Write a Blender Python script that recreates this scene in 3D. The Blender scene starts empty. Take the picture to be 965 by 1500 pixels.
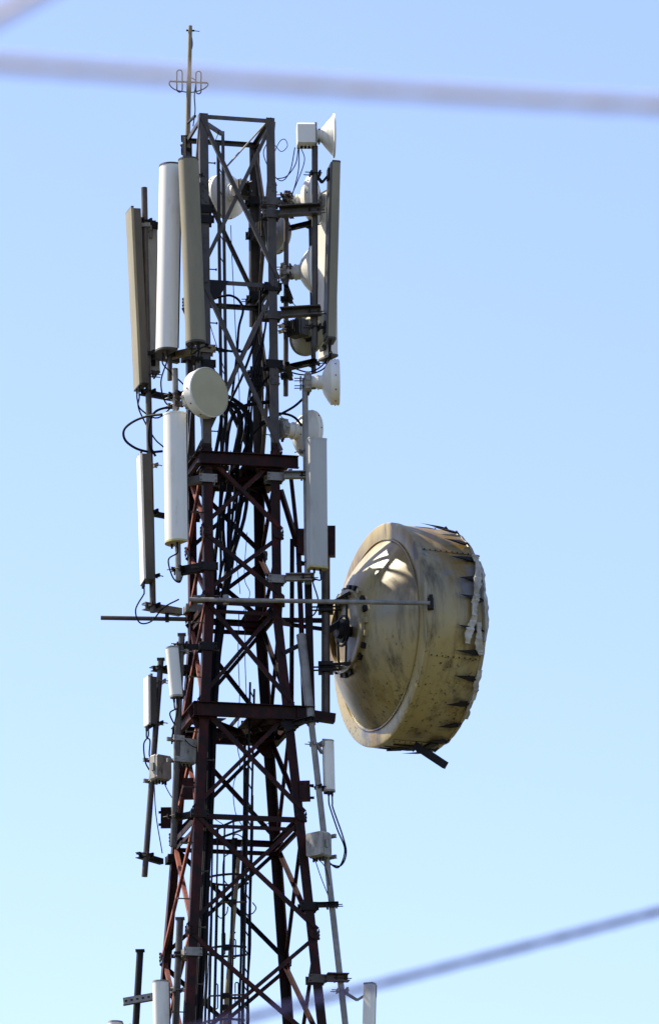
import bpy, math, random
from mathutils import Vector as V, Matrix
random.seed(7)
SC = bpy.context.scene
COL = SC.collection
RAD = math.radians
# ------------------------------------------------------------------ camera
F_PX, PITCH, ROLL, CAMX, CAMY, CAMZ = 8603.5, 0.2948, -0.0173, 1.2783, -75.0, 1.6
CAM = V((CAMX, CAMY, CAMZ))
_R = V((1, 0, 0)); _U = V((0, -math.sin(PITCH), math.cos(PITCH))); _F = V((0, math.cos(PITCH), math.sin(PITCH)))
_cr, _sr = math.cos(ROLL), math.sin(ROLL)
RV = _R * _cr + _U * _sr
UV = _U * _cr - _R * _sr
cd = bpy.data.cameras.new('camera'); cam = bpy.data.objects.new('camera', cd); COL.objects.link(cam)
cam.matrix_world = Matrix(((RV.x, UV.x, -_F.x, CAM.x), (RV.y, UV.y, -_F.y, CAM.y), (RV.z, UV.z, -_F.z, CAM.z), (0, 0, 0, 1)))
cd.sensor_fit = 'VERTICAL'; cd.sensor_height = 36.0; cd.lens = F_PX / 1500 * 36.0
cd.clip_end = 6000; cd.clip_start = 0.5
cd.dof.use_dof = True; cd.dof.focus_distance = 78.5; cd.dof.aperture_fstop = 4.6
SC.camera = cam
# ------------------------------------------------------------------ sky, sun, exposure
SUN_EL, SUN_AZ = RAD(51), RAD(-68)          # azimuth from +Y (away from the camera) towards +X
w = bpy.data.worlds.new('World'); SC.world = w; w.use_nodes = True
nt = w.node_tree; nt.nodes.clear()
sky = nt.nodes.new('ShaderNodeTexSky'); sky.sky_type = 'NISHITA'; sky.sun_disc = False
sky.sun_elevation = SUN_EL; sky.sun_rotation = SUN_AZ
sky.air_density = 1.0; sky.dust_density = 0.55; sky.ozone_density = 1.2; sky.altitude = 100
bg = nt.nodes.new('ShaderNodeBackground'); bg.inputs[1].default_value = 0.115
wo = nt.nodes.new('ShaderNodeOutputWorld')
tint = nt.nodes.new('ShaderNodeMix'); tint.data_type = 'RGBA'; tint.blend_type = 'MULTIPLY'; tint.inputs[0].default_value = 1.0
tint.inputs[7].default_value = (0.965, 0.895, 1.0, 1)   # white balance of the photograph
nt.links.new(sky.outputs[0], tint.inputs[6]); nt.links.new(tint.outputs[2], bg.inputs[0]); nt.links.new(bg.outputs[0], wo.inputs[0])
sd = bpy.data.lights.new('sun', 'SUN'); sd.energy = 4.9; sd.angle = RAD(0.53); sd.color = (1.0, 0.91, 0.74)
so = bpy.data.objects.new('sun', sd); COL.objects.link(so)
SUNV = V((math.sin(SUN_AZ) * math.cos(SUN_EL), math.cos(SUN_AZ) * math.cos(SUN_EL), math.sin(SUN_EL)))
so.rotation_euler = (-SUNV).to_track_quat('-Z', 'Y').to_euler()
so.location = (-30, 5, 60)
SC.view_settings.view_transform = 'Standard'; SC.view_settings.look = 'None'
SC.view_settings.exposure = 1.15; SC.view_settings.gamma = 1.0; SC.view_settings.use_curve_mapping = False
SC.render.engine = 'CYCLES'
SC.render.resolution_x, SC.render.resolution_y = 658, 1024

# ------------------------------------------------------------------ materials
def material(name, c1, c2, rough=0.6, metal=0.0, scale=3.0, stretch=1.0, lo=0.35, hi=0.65, c3=None, scale3=9.0, t3=(0.58, 0.7),
             bump=0.15, vary=0.0, spec=0.5):
    m = bpy.data.materials.new(name); m.use_nodes = True
    n = m.node_tree.nodes; l = m.node_tree.links
    b = n['Principled BSDF']; b.inputs['Roughness'].default_value = rough; b.inputs['Metallic'].default_value = metal
    b.inputs['Specular IOR Level'].default_value = spec
    tc = n.new('ShaderNodeTexCoord'); mp = n.new('ShaderNodeMapping'); mp.inputs['Scale'].default_value = (1, 1, 1 / stretch)
    oi = n.new('ShaderNodeObjectInfo'); ad = n.new('ShaderNodeVectorMath'); ad.operation = 'ADD'
    ml = n.new('ShaderNodeMath'); ml.operation = 'MULTIPLY'; ml.inputs[1].default_value = 37.0
    l.new(oi.outputs['Random'], ml.inputs[0]); l.new(tc.outputs['Object'], ad.inputs[0]); l.new(ml.outputs[0], ad.inputs[1])
    l.new(ad.outputs[0], mp.inputs['Vector'])
    n1 = n.new('ShaderNodeTexNoise'); n1.inputs['Scale'].default_value = scale; n1.inputs['Detail'].default_value = 6; n1.inputs['Roughness'].default_value = 0.62
    l.new(mp.outputs[0], n1.inputs['Vector'])
    r1 = n.new('ShaderNodeMapRange'); r1.inputs[1].default_value = lo; r1.inputs[2].default_value = hi
    l.new(n1.outputs['Fac'], r1.inputs[0])
    mx = n.new('ShaderNodeMix'); mx.data_type = 'RGBA'; mx.inputs[6].default_value = (*c1, 1); mx.inputs[7].default_value = (*c2, 1)
    l.new(r1.outputs[0], mx.inputs[0]); out = mx.outputs[2]
    if c3:
        n3 = n.new('ShaderNodeTexNoise'); n3.inputs['Scale'].default_value = scale3; n3.inputs['Detail'].default_value = 8; n3.inputs['Roughness'].default_value = 0.7
        l.new(mp.outputs[0], n3.inputs['Vector'])
        r3 = n.new('ShaderNodeMapRange'); r3.inputs[1].default_value = t3[0]; r3.inputs[2].default_value = t3[1]
        l.new(n3.outputs['Fac'], r3.inputs[0])
        m3 = n.new('ShaderNodeMix'); m3.data_type = 'RGBA'; m3.inputs[7].default_value = (*c3, 1)
        l.new(r3.outputs[0], m3.inputs[0]); l.new(out, m3.inputs[6]); out = m3.outputs[2]
    if vary:
        hs = n.new('ShaderNodeHueSaturation'); mr = n.new('ShaderNodeMapRange')
        mr.inputs[3].default_value = 1 - vary; mr.inputs[4].default_value = 1 + vary
        l.new(oi.outputs['Random'], mr.inputs[0]); l.new(mr.outputs[0], hs.inputs['Value']); l.new(out, hs.inputs['Color']); out = hs.outputs[0]
    l.new(out, b.inputs['Base Color'])
    if bump:
        bp = n.new('ShaderNodeBump'); bp.inputs['Strength'].default_value = bump; bp.inputs['Distance'].default_value = 0.01
        l.new(n1.outputs['Fac'], bp.inputs['Height']); l.new(bp.outputs[0], b.inputs['Normal'])
    return m

M = {
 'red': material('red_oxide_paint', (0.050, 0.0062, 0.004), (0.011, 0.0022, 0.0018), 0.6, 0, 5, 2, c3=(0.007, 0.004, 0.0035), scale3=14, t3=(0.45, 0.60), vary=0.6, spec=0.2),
 'redlit': material('red_paint_with_sunlight', (0.26, 0.085, 0.055), (0.17, 0.05, 0.034), 0.7, 0, 5, 2, c3=(0.06, 0.02, 0.015), scale3=14, t3=(0.52, 0.68), vary=0.2, spec=0.25),  # lighter copy of the red paint, sunlight put into the colour
 'galv': material('galvanised_steel', (0.075, 0.059, 0.046), (0.034, 0.027, 0.021), 0.5, 0.15, 6, 2, c3=(0.03, 0.022, 0.018), scale3=12, t3=(0.56, 0.7), vary=0.25),
 'galvl': material('bright_galvanised_steel', (0.26, 0.245, 0.22), (0.15, 0.142, 0.128), 0.45, 0.2, 7, 1.5, c3=(0.14, 0.12, 0.1), scale3=15, t3=(0.6, 0.75)),
 'dark': material('weathered_dark_steel', (0.014, 0.012, 0.012), (0.007, 0.006, 0.007), 0.6, 0.0, 8, vary=0.3, spec=0.2),
 'white': material('white_radome_plastic', (0.74, 0.72, 0.65), (0.66, 0.64, 0.57), 0.42, 0, 2.2, 5, c3=(0.40, 0.36, 0.27), scale3=6, t3=(0.55, 0.82), bump=0.05),
 'pale': material('pale_grey_radome', (0.44, 0.44, 0.41), (0.37, 0.37, 0.34), 0.5, 0, 2, 5, c3=(0.24, 0.22, 0.17), scale3=7, t3=(0.55, 0.82), bump=0.05),
 'beige': material('aged_beige_radome', (0.235, 0.205, 0.13), (0.185, 0.162, 0.10), 0.6, 0, 4, 4, c3=(0.12, 0.105, 0.07), scale3=22, t3=(0.6, 0.78), bump=0.08),
 'cream': material('cream_radome_cover', (0.42, 0.375, 0.22), (0.36, 0.32, 0.185), 0.5, 0, 3, 1, c3=(0.4, 0.36, 0.24), scale3=10, t3=(0.64, 0.8), bump=0.05),
 'back': material('dull_grey_aluminium', (0.07, 0.062, 0.05), (0.04, 0.036, 0.03), 0.55, 0.2, 4, 3),
 'odu': material('weathered_light_grey_casting', (0.32, 0.31, 0.27), (0.22, 0.215, 0.19), 0.55, 0, 5, 2, c3=(0.09, 0.08, 0.065), scale3=14, t3=(0.50, 0.68)),
 'rubber': material('black_cable_sheath', (0.009, 0.009, 0.012), (0.005, 0.005, 0.007), 0.7, 0, 6, bump=0.0, spec=0.12),
 'brass': material('weathered_bronze_tube', (0.26, 0.2, 0.1), (0.15, 0.11, 0.06), 0.5, 0.3, 7, 2),
 'cloth': material('torn_white_fabric', (0.48, 0.46, 0.40), (0.24, 0.22, 0.17), 0.85, 0, 9, 2),
 'wire': material('grey_overhead_cable_sheath', (0.80, 0.64, 0.55), (0.72, 0.57, 0.5), 0.6, 0, 5, bump=0),
 'bwire': material('blue_grey_overhead_cable_sheath', (0.07, 0.05, 0.15), (0.05, 0.04, 0.12), 0.6, 0, 5, bump=0),
 'capy': material('yellowed_end_cap', (0.50, 0.42, 0.14), (0.36, 0.3, 0.11), 0.55, 0, 9),
 'ground': material('dry_grassy_soil', (0.050, 0.050, 0.026), (0.030, 0.038, 0.017), 0.95, 0, 0.08, 1, c3=(0.085, 0.07, 0.045), scale3=0.5, t3=(0.5, 0.65), bump=0.3),
 'conc': material('weathered_concrete', (0.34, 0.33, 0.3), (0.24, 0.23, 0.21), 0.85, 0, 2),
}

def dish_material():
    """cream paint gone yellow and grey, with dark speckles of peeling and long runs"""
    m = bpy.data.materials.new('peeling_cream_dish_paint'); m.use_nodes = True
    n = m.node_tree.nodes; l = m.node_tree.links
    b = n['Principled BSDF']; b.inputs['Roughness'].default_value = 0.38
    tc = n.new('ShaderNodeTexCoord')
    def noise(scale, det=6, rough=0.6, sc=(1, 1, 1)):
        mp = n.new('ShaderNodeMapping'); mp.inputs['Scale'].default_value = sc; l.new(tc.outputs['Object'], mp.inputs[0])
        t = n.new('ShaderNodeTexNoise'); t.inputs['Scale'].default_value = scale; t.inputs['Detail'].default_value = det; t.inputs['Roughness'].default_value = rough
        l.new(mp.outputs[0], t.inputs['Vector']); return t.outputs['Fac']
    def rng(src, a, c):
        r = n.new('ShaderNodeMapRange'); r.inputs[1].default_value = a; r.inputs[2].default_value = c; l.new(src, r.inputs[0]); return r.outputs[0]
    def mix(fac, a, c):
        x = n.new('ShaderNodeMix'); x.data_type = 'RGBA'
        l.new(fac, x.inputs[0])
        if isinstance(a, tuple): x.inputs[6].default_value = (*a, 1)
        else: l.new(a, x.inputs[6])
        x.inputs[7].default_value = (*c, 1); return x.outputs[2]
    c = mix(rng(noise(0.9, 4), 0.4, 0.62), (0.35, 0.27, 0.10), (0.24, 0.215, 0.145))
    c = mix(rng(noise(1.3, 5, 0.6, (1, 1, 0.35)), 0.46, 0.62), c, (0.19, 0.115, 0.018))
    c = mix(rng(noise(1.1, 6, 0.55), 0.62, 0.66), c, (0.13, 0.13, 0.13))
    c = mix(rng(noise(5, 5, 0.7, (1, 1, 0.12)), 0.50, 0.72), c, (0.06, 0.045, 0.02))
    # dark flecks where the paint has gone, thickest low on the dish
    sep = n.new('ShaderNodeSeparateXYZ'); l.new(tc.outputs['Object'], sep.inputs[0])
    zr = n.new('ShaderNodeMapRange'); zr.inputs[1].default_value = 0.3; zr.inputs[2].default_value = -0.9
    zr.inputs[3].default_value = 0.0; zr.inputs[4].default_value = 0.085; l.new(sep.outputs['Z'], zr.inputs[0])
    sb = n.new('ShaderNodeMath'); sb.operation = 'ADD'; l.new(noise(16, 8, 0.75), sb.inputs[0]); l.new(zr.outputs[0], sb.inputs[1])
    c = mix(rng(sb.outputs[0], 0.655, 0.70), c, (0.014, 0.012, 0.01))
    l.new(c, b.inputs['Base Color'])
    bp = n.new('ShaderNodeBump'); bp.inputs['Strength'].default_value = 0.12; bp.inputs['Distance'].default_value = 0.01
    l.new(noise(7), bp.inputs['Height']); l.new(bp.outputs[0], b.inputs['Normal'])
    return m
M['dish'] = dish_material()

# ------------------------------------------------------------------ mesh helpers
ORG = {}
class MB:
    def __init__(s): s.v = []; s.f = []
    def add(s, vs, fs):
        o = len(s.v); s.v += [V(p) for p in vs]; s.f += [tuple(i + o for i in f) for f in fs]; return s
    def obox(s, c, ax, ay, az, sx, sy, sz):
        c = V(c); ax = V(ax) * sx / 2; ay = V(ay) * sy / 2; az = V(az) * sz / 2
        vs = [c + ax * i + ay * j + az * k for k in (-1, 1) for j in (-1, 1) for i in (-1, 1)]
        return s.add(vs, [(0, 2, 3, 1), (4, 5, 7, 6), (0, 1, 5, 4), (2, 6, 7, 3), (0, 4, 6, 2), (1, 3, 7, 5)])
    def beam(s, a, b, wd, ht, up=(0, 0, 1)):
        a, b = V(a), V(b); d = (b - a); L = d.length; d.normalize(); x, y = frame(d, up)
        return s.obox((a + b) / 2, x, y, d, wd, ht, L)
    def prism(s, prof, a, b, x, y, cap=True):
        """profile [(u, v)] swept from a to b in axes x, y"""
        a, b = V(a), V(b); n = len(prof)
        vs = [a + x * u + y * v for u, v in prof] + [b + x * u + y * v for u, v in prof]
        fs = [(i, (i + 1) % n, n + (i + 1) % n, n + i) for i in range(n)]
        if cap: fs += [tuple(range(n))[::-1], tuple(range(n, 2 * n))]
        return s.add(vs, fs)
    def angle(s, a, b, x, y, w, t):
        """L section: flanges run along x and y from the edge a-b"""
        return s.prism([(0, 0), (w, 0), (w, t), (t, t), (t, w), (0, w)], a, b, V(x), V(y))
    def tube(s, pts, r, n=8, cap=True):
        pts = [V(p) for p in pts]; k = len(pts); rr = r if isinstance(r, (list, tuple)) else [r] * k
        x = None; o = len(s.v)
        for i, p in enumerate(pts):
            d = (pts[min(i + 1, k - 1)] - pts[max(i - 1, 0)]).normalized()
            if x is None: x, y = frame(d)
            else:
                x = (x - d * x.dot(d)).normalized(); y = d.cross(x)
            for j in range(n):
                t = 2 * math.pi * j / n; s.v.append(p + (x * math.cos(t) + y * math.sin(t)) * rr[i])
        for i in range(k - 1):
            for j in range(n):
                a = o + i * n + j; b = o + i * n + (j + 1) % n; s.f.append((a, b, b + n, a + n))
        if cap:
            s.f.append(tuple(o + j for j in range(n))[::-1]); s.f.append(tuple(o + (k - 1) * n + j for j in range(n)))
        return s
    def lathe(s, prof, c, d, n=40, a0=0.0, a1=2 * math.pi, jit=None):
        """profile [(distance along d, radius)] turned about d through c"""
        c = V(c); d = V(d).normalized(); x, y = frame(d); full = a1 - a0 > 6.28; m = n if full else n + 1; o = len(s.v)
        for q, (h, r) in enumerate(prof):
            for j in range(m):
                t = a0 + (a1 - a0) * j / n; rj = r + (jit(q, t) if jit else 0)
                s.v.append(c + d * h + (x * math.cos(t) + y * math.sin(t)) * rj)
        for i in range(len(prof) - 1):
            for j in range(n):
                a = o + i * m + j; b = o + i * m + (j + 1) % m; s.f.append((a, b, b + m, a + m))
        return s
    def disc(s, c, d, r, n=40):
        c = V(c); x, y = frame(V(d).normalized()); o = len(s.v)
        s.v += [c + (x * math.cos(2 * math.pi * j / n) + y * math.sin(2 * math.pi * j / n)) * r for j in range(n)]
        s.f.append(tuple(range(o, o + n))); return s
    def build(s, name, mat, parent=None, at=None, ang=38):
        me = bpy.data.meshes.new(name)
        org = ORG[parent] if parent else (V(at) if at is not None else V((sum(p.x for p in s.v) / len(s.v), sum(p.y for p in s.v) / len(s.v), min(p.z for p in s.v))))
        me.from_pydata([p - org for p in s.v], [], s.f); me.update()
        me.polygons.foreach_set('use_smooth', [True] * len(me.polygons)); me.set_sharp_from_angle(angle=RAD(ang))
        me.materials.append(M[mat]); o = bpy.data.objects.new(name, me); COL.objects.link(o)
        if parent: o.parent = parent
        else: o.location = org
        ORG[o] = org; return o
def frame(d, up=(0, 0, 1)):
    d = V(d); up = V(up)
    if abs(d.normalized().dot(up)) > 0.98: up = V((0, 1, 0)) if abs(d.y) < 0.9 else V((1, 0, 0))
    x = up.cross(d).normalized(); y = d.cross(x).normalized(); return x, y
def thing(name, label, cat, loc, group=None):
    o = bpy.data.objects.new(name, None); COL.objects.link(o); o.location = loc; o.empty_display_size = 0.1
    ORG[o] = V(loc); tag(o, label, cat, group); return o
def tag(o, label, cat, group=None):
    o['label'] = label; o['category'] = cat
    if group: o['group'] = group
    return o
def P(px, py, y=0.0):
    """point on the vertical plane at depth y that the photograph's pixel looks at"""
    u_, v_ = px - 482.5, py - 750.0
    u = _cr * u_ + _sr * v_; v = -_sr * u_ + _cr * v_
    d = _R * u - _U * v + _F * F_PX
    return CAM + d * ((y - CAM.y) / d.y)
def curve(pts, n=6):
    """Catmull-Rom through points"""
    pts = [V(p) for p in pts]; q = [pts[0] * 2 - pts[1]] + pts + [pts[-1] * 2 - pts[-2]]; out = []
    for i in range(1, len(q) - 2):
        a, b, c, d = q[i - 1:i + 3]
        for k in range(n):
            t = k / n
            out.append(0.5 * ((2 * b) + (c - a) * t + (2 * a - 5 * b + 4 * c - d) * t * t + (3 * b - a - 3 * c + d) * t ** 3))
    out.append(pts[-1]); return out
def face_dir(az): return V((math.sin(RAD(az)), -math.cos(RAD(az)), 0))
UP = V((0, 0, 1))

# ------------------------------------------------------------------ ground
g = MB(); G = 40; ex = 3000
for j in range(G + 1):
    for i in range(G + 1):
        x = ex * ((i / G) * 2 - 1) ** 3; y = ex * ((j / G) * 2 - 1) ** 3
        g.v.append(V((x, y, 0.0)))
for j in range(G):
    for i in range(G):
        a = j * (G + 1) + i; g.f.append((a, a + 1, a + G + 2, a + G + 1))
go = g.build('ground', 'ground', at=(0, 0, 0)); go['kind'] = 'structure'

# ------------------------------------------------------------------ lattice tower
TH, ZT, ZB, KT, W0 = 0.24, 29.852, 22.82, 0.149, 1.04
cth, sth = math.cos(TH), math.sin(TH)
def lw(lx, ly, z): return V((cth * lx - sth * ly, sth * lx + cth * ly, z))
TX, TY = lw(1, 0, 0), lw(0, 1, 0)
def half(z): return 0.5 * (W0 + max(ZB - z, 0) * KT)
SG = [(-1, -1), (1, -1), (-1, 1), (1, 1)]                # NL, NR, FL, FR
def leg(i, z): h = half(z); return lw(SG[i][0] * h, SG[i][1] * h, z)
def zat(i, py):
    lo, hi = 0.0, 45.0
    for _ in range(50):
        m = (lo + hi) / 2; p = leg(i, m) - CAM
        dep = p.dot(_F); u = p.x / dep * F_PX; v = -p.dot(_U) / dep * F_PX
        yy = 750 + u * _sr + v * _cr
        if yy > py: lo = m
        else: hi = m
    return lo
tower = thing('lattice_tower', 'tall square lattice tower of angle steel, dark red below and grey at the top', 'tower', (0, 0, 0))
ZJ = zat(0, 655)                                          # joint between the grey top and the red lower part
for i, (sx, sy) in enumerate(SG):
    for nm, mt, za, zb_, wd in (('leg', 'red', 0.02, ZJ, 0.125), ('upper_leg', 'galv', ZJ, ZT, 0.118)):
        m = MB(); cuts = [za] + ([ZB] if za < ZB < zb_ else []) + [zb_]
        for a, b in zip(cuts, cuts[1:]):
            m.angle(leg(i, a), leg(i, b), -sx * TX, -sy * TY, wd, 0.012)
        m.build(nm, mt, tower, ang=20)
nodes = [zat(0, p) for p in (166, 408, 660, 777, 876, 1032, 1190, 1362, 1545, 1760)]
z = nodes[-1]; hh = 2.9
while z - hh > 1.0: z -= hh; nodes.append(z); hh *= 1.1
nodes.append(0.15)
FACES = [(0, 1, V((sth, -cth, 0))), (2, 3, V((-sth, cth, 0))), (0, 2, -TX), (1, 3, TX)]   # near, far, left, right
def brace(a, b, nrm, size, mt, off, flip):
    d = (b - a).normalized(); x = nrm.cross(d).normalized() * (1 if flip else -1)
    a = a + nrm * off; b = b + nrm * off
    return MB().angle(a, b, x, -nrm, size, 0.008).build('brace', mt, tower, ang=20)
for k in range(len(nodes) - 1):
    zt, zb = nodes[k], nodes[k + 1]; mt = 'galv' if k < 2 else 'red'; sz = 0.052 if k < 2 else 0.052
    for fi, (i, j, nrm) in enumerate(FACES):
        if fi == 2 and k >= 2: mt = 'redlit'  # left-face braces take the red with painted-in sunlight
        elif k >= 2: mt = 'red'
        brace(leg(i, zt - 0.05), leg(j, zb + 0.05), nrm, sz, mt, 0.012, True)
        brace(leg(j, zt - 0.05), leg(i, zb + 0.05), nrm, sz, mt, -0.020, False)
for k, z in enumerate(nodes[:-1]):
    mt = 'galv' if k < 2 else 'red'
    if k in (3, 7): continue
    for i, j, nrm in FACES:
        hz = 0.06 if k < 2 else 0.075
        a, b = leg(i, z), leg(j, z); m = MB()
        m.angle(a - nrm * 0.03, b - nrm * 0.03, -UP, -nrm, hz, 0.008)
        m.build('strut', mt, tower, ang=20)
        if k in (4, 6) and fi is not None:
            m = MB().angle(a - nrm * 0.03 - UP * 0.14, b - nrm * 0.03 - UP * 0.14, -UP, -nrm, 0.05, 0.008); m.build('strut', mt, tower, ang=20)
# gusset plates at the nodes of every leg
for k, z in enumerate(nodes[1:9], 1):
    mt = 'galv' if k < 2 else 'red'
    for i, j, nrm in FACES:
        for a, b in ((i, j), (j, i)):
            t = (leg(b, z) - leg(a, z)).normalized(); p = leg(a, z) + nrm * 0.026; s = 0.075 if k != 4 or nrm != FACES[1][2] else 0.22
            m = MB().prism([(0.0, -s), (s * 1.1, -s * 0.7), (s * 1.5, 0), (s * 1.1, s * 0.7), (0.0, s)], p, p + nrm * 0.009, t, UP)
            for bz in (-0.6, 0, 0.6): m.lathe([(0, 0.013), (0.012, 0.013), (0.0121, 0)], p + t * s * 0.45 + UP * s * bz + nrm * 0.009, nrm, 6)
            m.build('gusset_plate', mt, tower)
# splice plates and bolt rows on the grey top legs
for i, (sx, sy) in enumerate(SG):
    for py in (285, 545, 668):
        z = zat(i, py + (0 if i < 2 else 36))
        for nrm, t in ((lw(0, sy, 0), lw(-sx, 0, 0)), (lw(sx, 0, 0), lw(0, -sy, 0))):
            p = leg(i, z) + nrm * 0.002 + t * 0.058
            m = MB().obox(p + nrm * 0.006, t, UP, nrm, 0.10, 0.36, 0.010)
            for q in range(-3, 4):
                if q: m.lathe([(0, 0.012), (0.014, 0.012), (0.0141, 0)], p + nrm * 0.011 + UP * q * 0.05 + t * 0.02 * (-1) ** q, nrm, 6)
            m.build('splice_plate', 'galv' if py < 600 else 'red', tower)
# step bolts up the near left and near right legs
sb = MB().tube([(0, 0, 0), (0.15, 0, 0)], 0.009, 6).lathe([(0.15, 0.018), (0.165, 0.018), (0.1651, 0)], (0, 0, 0), (1, 0, 0), 6).build('step_bolt', 'galv', tower)
first = True
for i, dirs in ((0, (TX, -TX)),):
    q = 0; z = 17.0
    while z < 29.2:
        o = sb if first else sb.copy()
        if not first: COL.objects.link(o)
        first = False; d = dirs[q % 2]; p = leg(i, z) + lw(-SG[i][0] * 0.06 if d == TX and i == 0 else 0, -SG[i][1] * 0.05, 0)
        o.location = p - V((0, 0, 0)); o.rotation_euler = (0, 0, math.atan2(d.y, d.x)); z += 0.38; q += 1
# platform frames: deep channels round the legs with ends running past the corners
for py, ov, dp in ((672, 0.06, 0.17), (1040, 0.10, 0.19)):
    z = zat(0, py); h = half(z)
    for i, j, nrm in FACES:
        t = (leg(j, z) - leg(i, z)).normalized(); a = leg(i, z) + nrm * 0.045 - t * ov; b = leg(j, z) + nrm * 0.045 + t * (ov + (0.18 if nrm == FACES[0][2] else 0))
        m = MB(); x = nrm
        m.prism([(0, -dp / 2), (0.06, -dp / 2), (0.06, -dp / 2 + 0.01), (0.01, -dp / 2 + 0.01), (0.01, dp / 2 - 0.01), (0.06, dp / 2 - 0.01), (0.06, dp / 2), (0, dp / 2)], a, b, x, UP)
        m.build('platform_beam', 'red', tower, ang=20)
    for q0, q1 in ((0.12, 0.52), (0.54, 0.94)):
        for v0, v1 in ((-0.94, -0.34), (-0.30, 0.30), (0.34, 0.94)):
            MB().prism([(q0 * h, v0 * h), (q1 * h, v0 * h), (q1 * h, v1 * h), (q0 * h, v1 * h)], V((0, 0, z + 0.002)), V((0, 0, z + 0.014)), TX, TY).build('floor_plate', 'red', tower)
    for q in (-0.5, -0.1, 0.3):
        MB().angle(lw(q * h * 1.6, -h, z - 0.02), lw(q * h * 1.6, h, z - 0.02), TX, -UP, 0.06, 0.008).build('floor_joist', 'red', tower, ang=20)
    MB().angle(lw(-h, -h, z - 0.07), lw(h, h, z - 0.07), TX, -UP, 0.07, 0.008).build('floor_joist', 'red', tower, ang=20)
    MB().angle(lw(-h, h, z - 0.09), lw(h, -h, z - 0.09), TX, -UP, 0.07, 0.008).build('floor_joist', 'red', tower, ang=20)
    for i in range(4):
        sx, sy = SG[i]; p = leg(i, z) - UP * (dp / 2 + 0.02); s = 0.34
        a = -sx * TX; b = -sy * TY
        MB().prism([(-0.03, -0.03), (s, -0.03), (s * 0.9, s * 0.3), (s * 0.3, s * 0.9), (-0.03, s)], p, p + UP * 0.012, a, b).build('corner_plate', 'red', tower)
for i, py, pr in ((3, 1072, [(0.0, 0.12), (0.42, 0.12), (0.42, -0.05), (0.10, -0.38), (0.0, -0.38)]), (1, 1040, [(0.0, 0.05), (0.30, 0.05), (0.24, -0.10), (0.08, -0.30), (0.0, -0.30)]),
                  (3, 712, [(0.0, 0.05), (0.34, 0.05), (0.30, -0.08), (0.10, -0.22), (0.0, -0.22)]), (0, 1040, [(-0.16, 0.0), (0.0, 0.10), (0.0, -0.24), (-0.05, -0.24)])):
    z = zat(i, py); t = -SG[i][0] * TX if i else TX; p = leg(i, z) - lw(0, SG[i][1] * 0.05, 0)
    MB().prism(pr, p, p - lw(0, SG[i][1] * 0.012, 0), t, UP).build('stiffener_plate', 'red', tower)
# big dark gusset behind the near left leg under the first horizontal, and a triangular plate
p = leg(0, nodes[1]) + TX * 0.1 + TY * 0.02
MB().prism([(0, 0), (0.28, 0), (0.16, -0.22), (0.02, -0.30)], p, p + TY * 0.01, TX, UP).build('gusset_plate', 'dark', tower)
# inside ladder of the grey top, seen nearly edge on
for px, yy in ((319.5, -0.05), (326.5, 0.26)):
    a, b = P(px, 192 if px > 320 else 208, yy), P(px + 1, 690, yy); a.x = b.x = (a.x + b.x) / 2
    MB().angle(b, a, V((1, 0, 0)), V((0, 1 if yy > 0 else -1, 0)), 0.045, 0.007).build('ladder_rail', 'galv', tower, ang=20)
    lx = a.x
zr = P(320, 640, 0).z
while zr < P(320, 230, 0).z:
    MB().tube([(P(319.5, 400, -0.05).x + 0.02, -0.05, zr), (P(326.5, 400, 0.26).x + 0.01, 0.26, zr)], 0.008, 6).build('ladder_rung', 'galv', tower); zr += 0.32
MB().beam(leg(0, ZT - 0.12) + TX * 0.04, P(325, 196, 0.1), 0.05, 0.05).build('strut', 'galv', tower)
MB().tube([P(397, 172, -0.3), P(333, 243, -0.3)], 0.013, 6).build('stay_rod', 'galvl', tower)
# corner bracket above the far left leg carrying the mast
m = MB().beam(leg(2, ZT) + UP * 0.02, leg(2, ZT) - UP * 0.30, 0.14, 0.02, (1, 0, 0)); m.build('corner_plate', 'galvl', tower)
# caged ladder of the lower part
LX = [P(371, 1002, 0.1), P(361, 1500, 0.1)]
ldir = (LX[0] - LX[1]).normalized(); lbase = LX[1] + ldir * ((0.3 - LX[1].z) / ldir.z)
lbase.z = max(lbase.z, 0.3)
for yy, off in ((-0.20, -0.03), (0.20, 0.045)):
    a = P(369.5 + (3 if yy > 0 else -3), 1000 if yy < 0 else 1010, yy); b = P(359 + (3 if yy > 0 else -3), 1500, yy); e = b + (b - a) * 1.2
    MB().beam(e, a, 0.065, 0.028, (1, 0, 0)).build('ladder_rail', 'dark', tower)
def lad(py, yy): return P(369.5 + (py - 1000) * -0.021 + (yy / 0.2) * 3, py, yy)
py = 1012
while py < 1620:
    a = lad(py, -0.2); b = lad(py, 0.2); b.z = a.z
    MB().tube([a, b], 0.011, 6).build('ladder_rung', 'dark', tower); py += 27
hoops = []
for q, py in enumerate((1222, 1283, 1388, 1495, 1600)):
    a = lad(py, -0.2); b = lad(py, 0.2); b.z = a.z; c = (a + b) / 2; pts = []
    for k in range(15):
        t = math.pi * (k / 14 - 0.5)
        pts.append(V((c.x - 0.56 * math.cos(t) ** 0.7 if abs(math.cos(t)) > 1e-6 else c.x, c.y + (0.33 if abs(t) < 1.35 else 0.22) * math.sin(t), c.z + (0.22 * math.cos(t) * -1 + 0.2 if q == 0 else 0))))
    m = MB()
    for p0, p1 in zip(pts, pts[1:]): m.beam(p0, p1, 0.008, 0.03)
    m.build('cage_hoop', 'dark', tower); hoops.append(pts)
for k in (1, 2, 3, 4, 5, 7, 9, 10, 11, 12, 13):
    m = MB().tube([h[k] for h in hoops[0 if k < 9 else 1:]], 0.012, 6); m.build('cage_bar', 'dark', tower)
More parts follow.
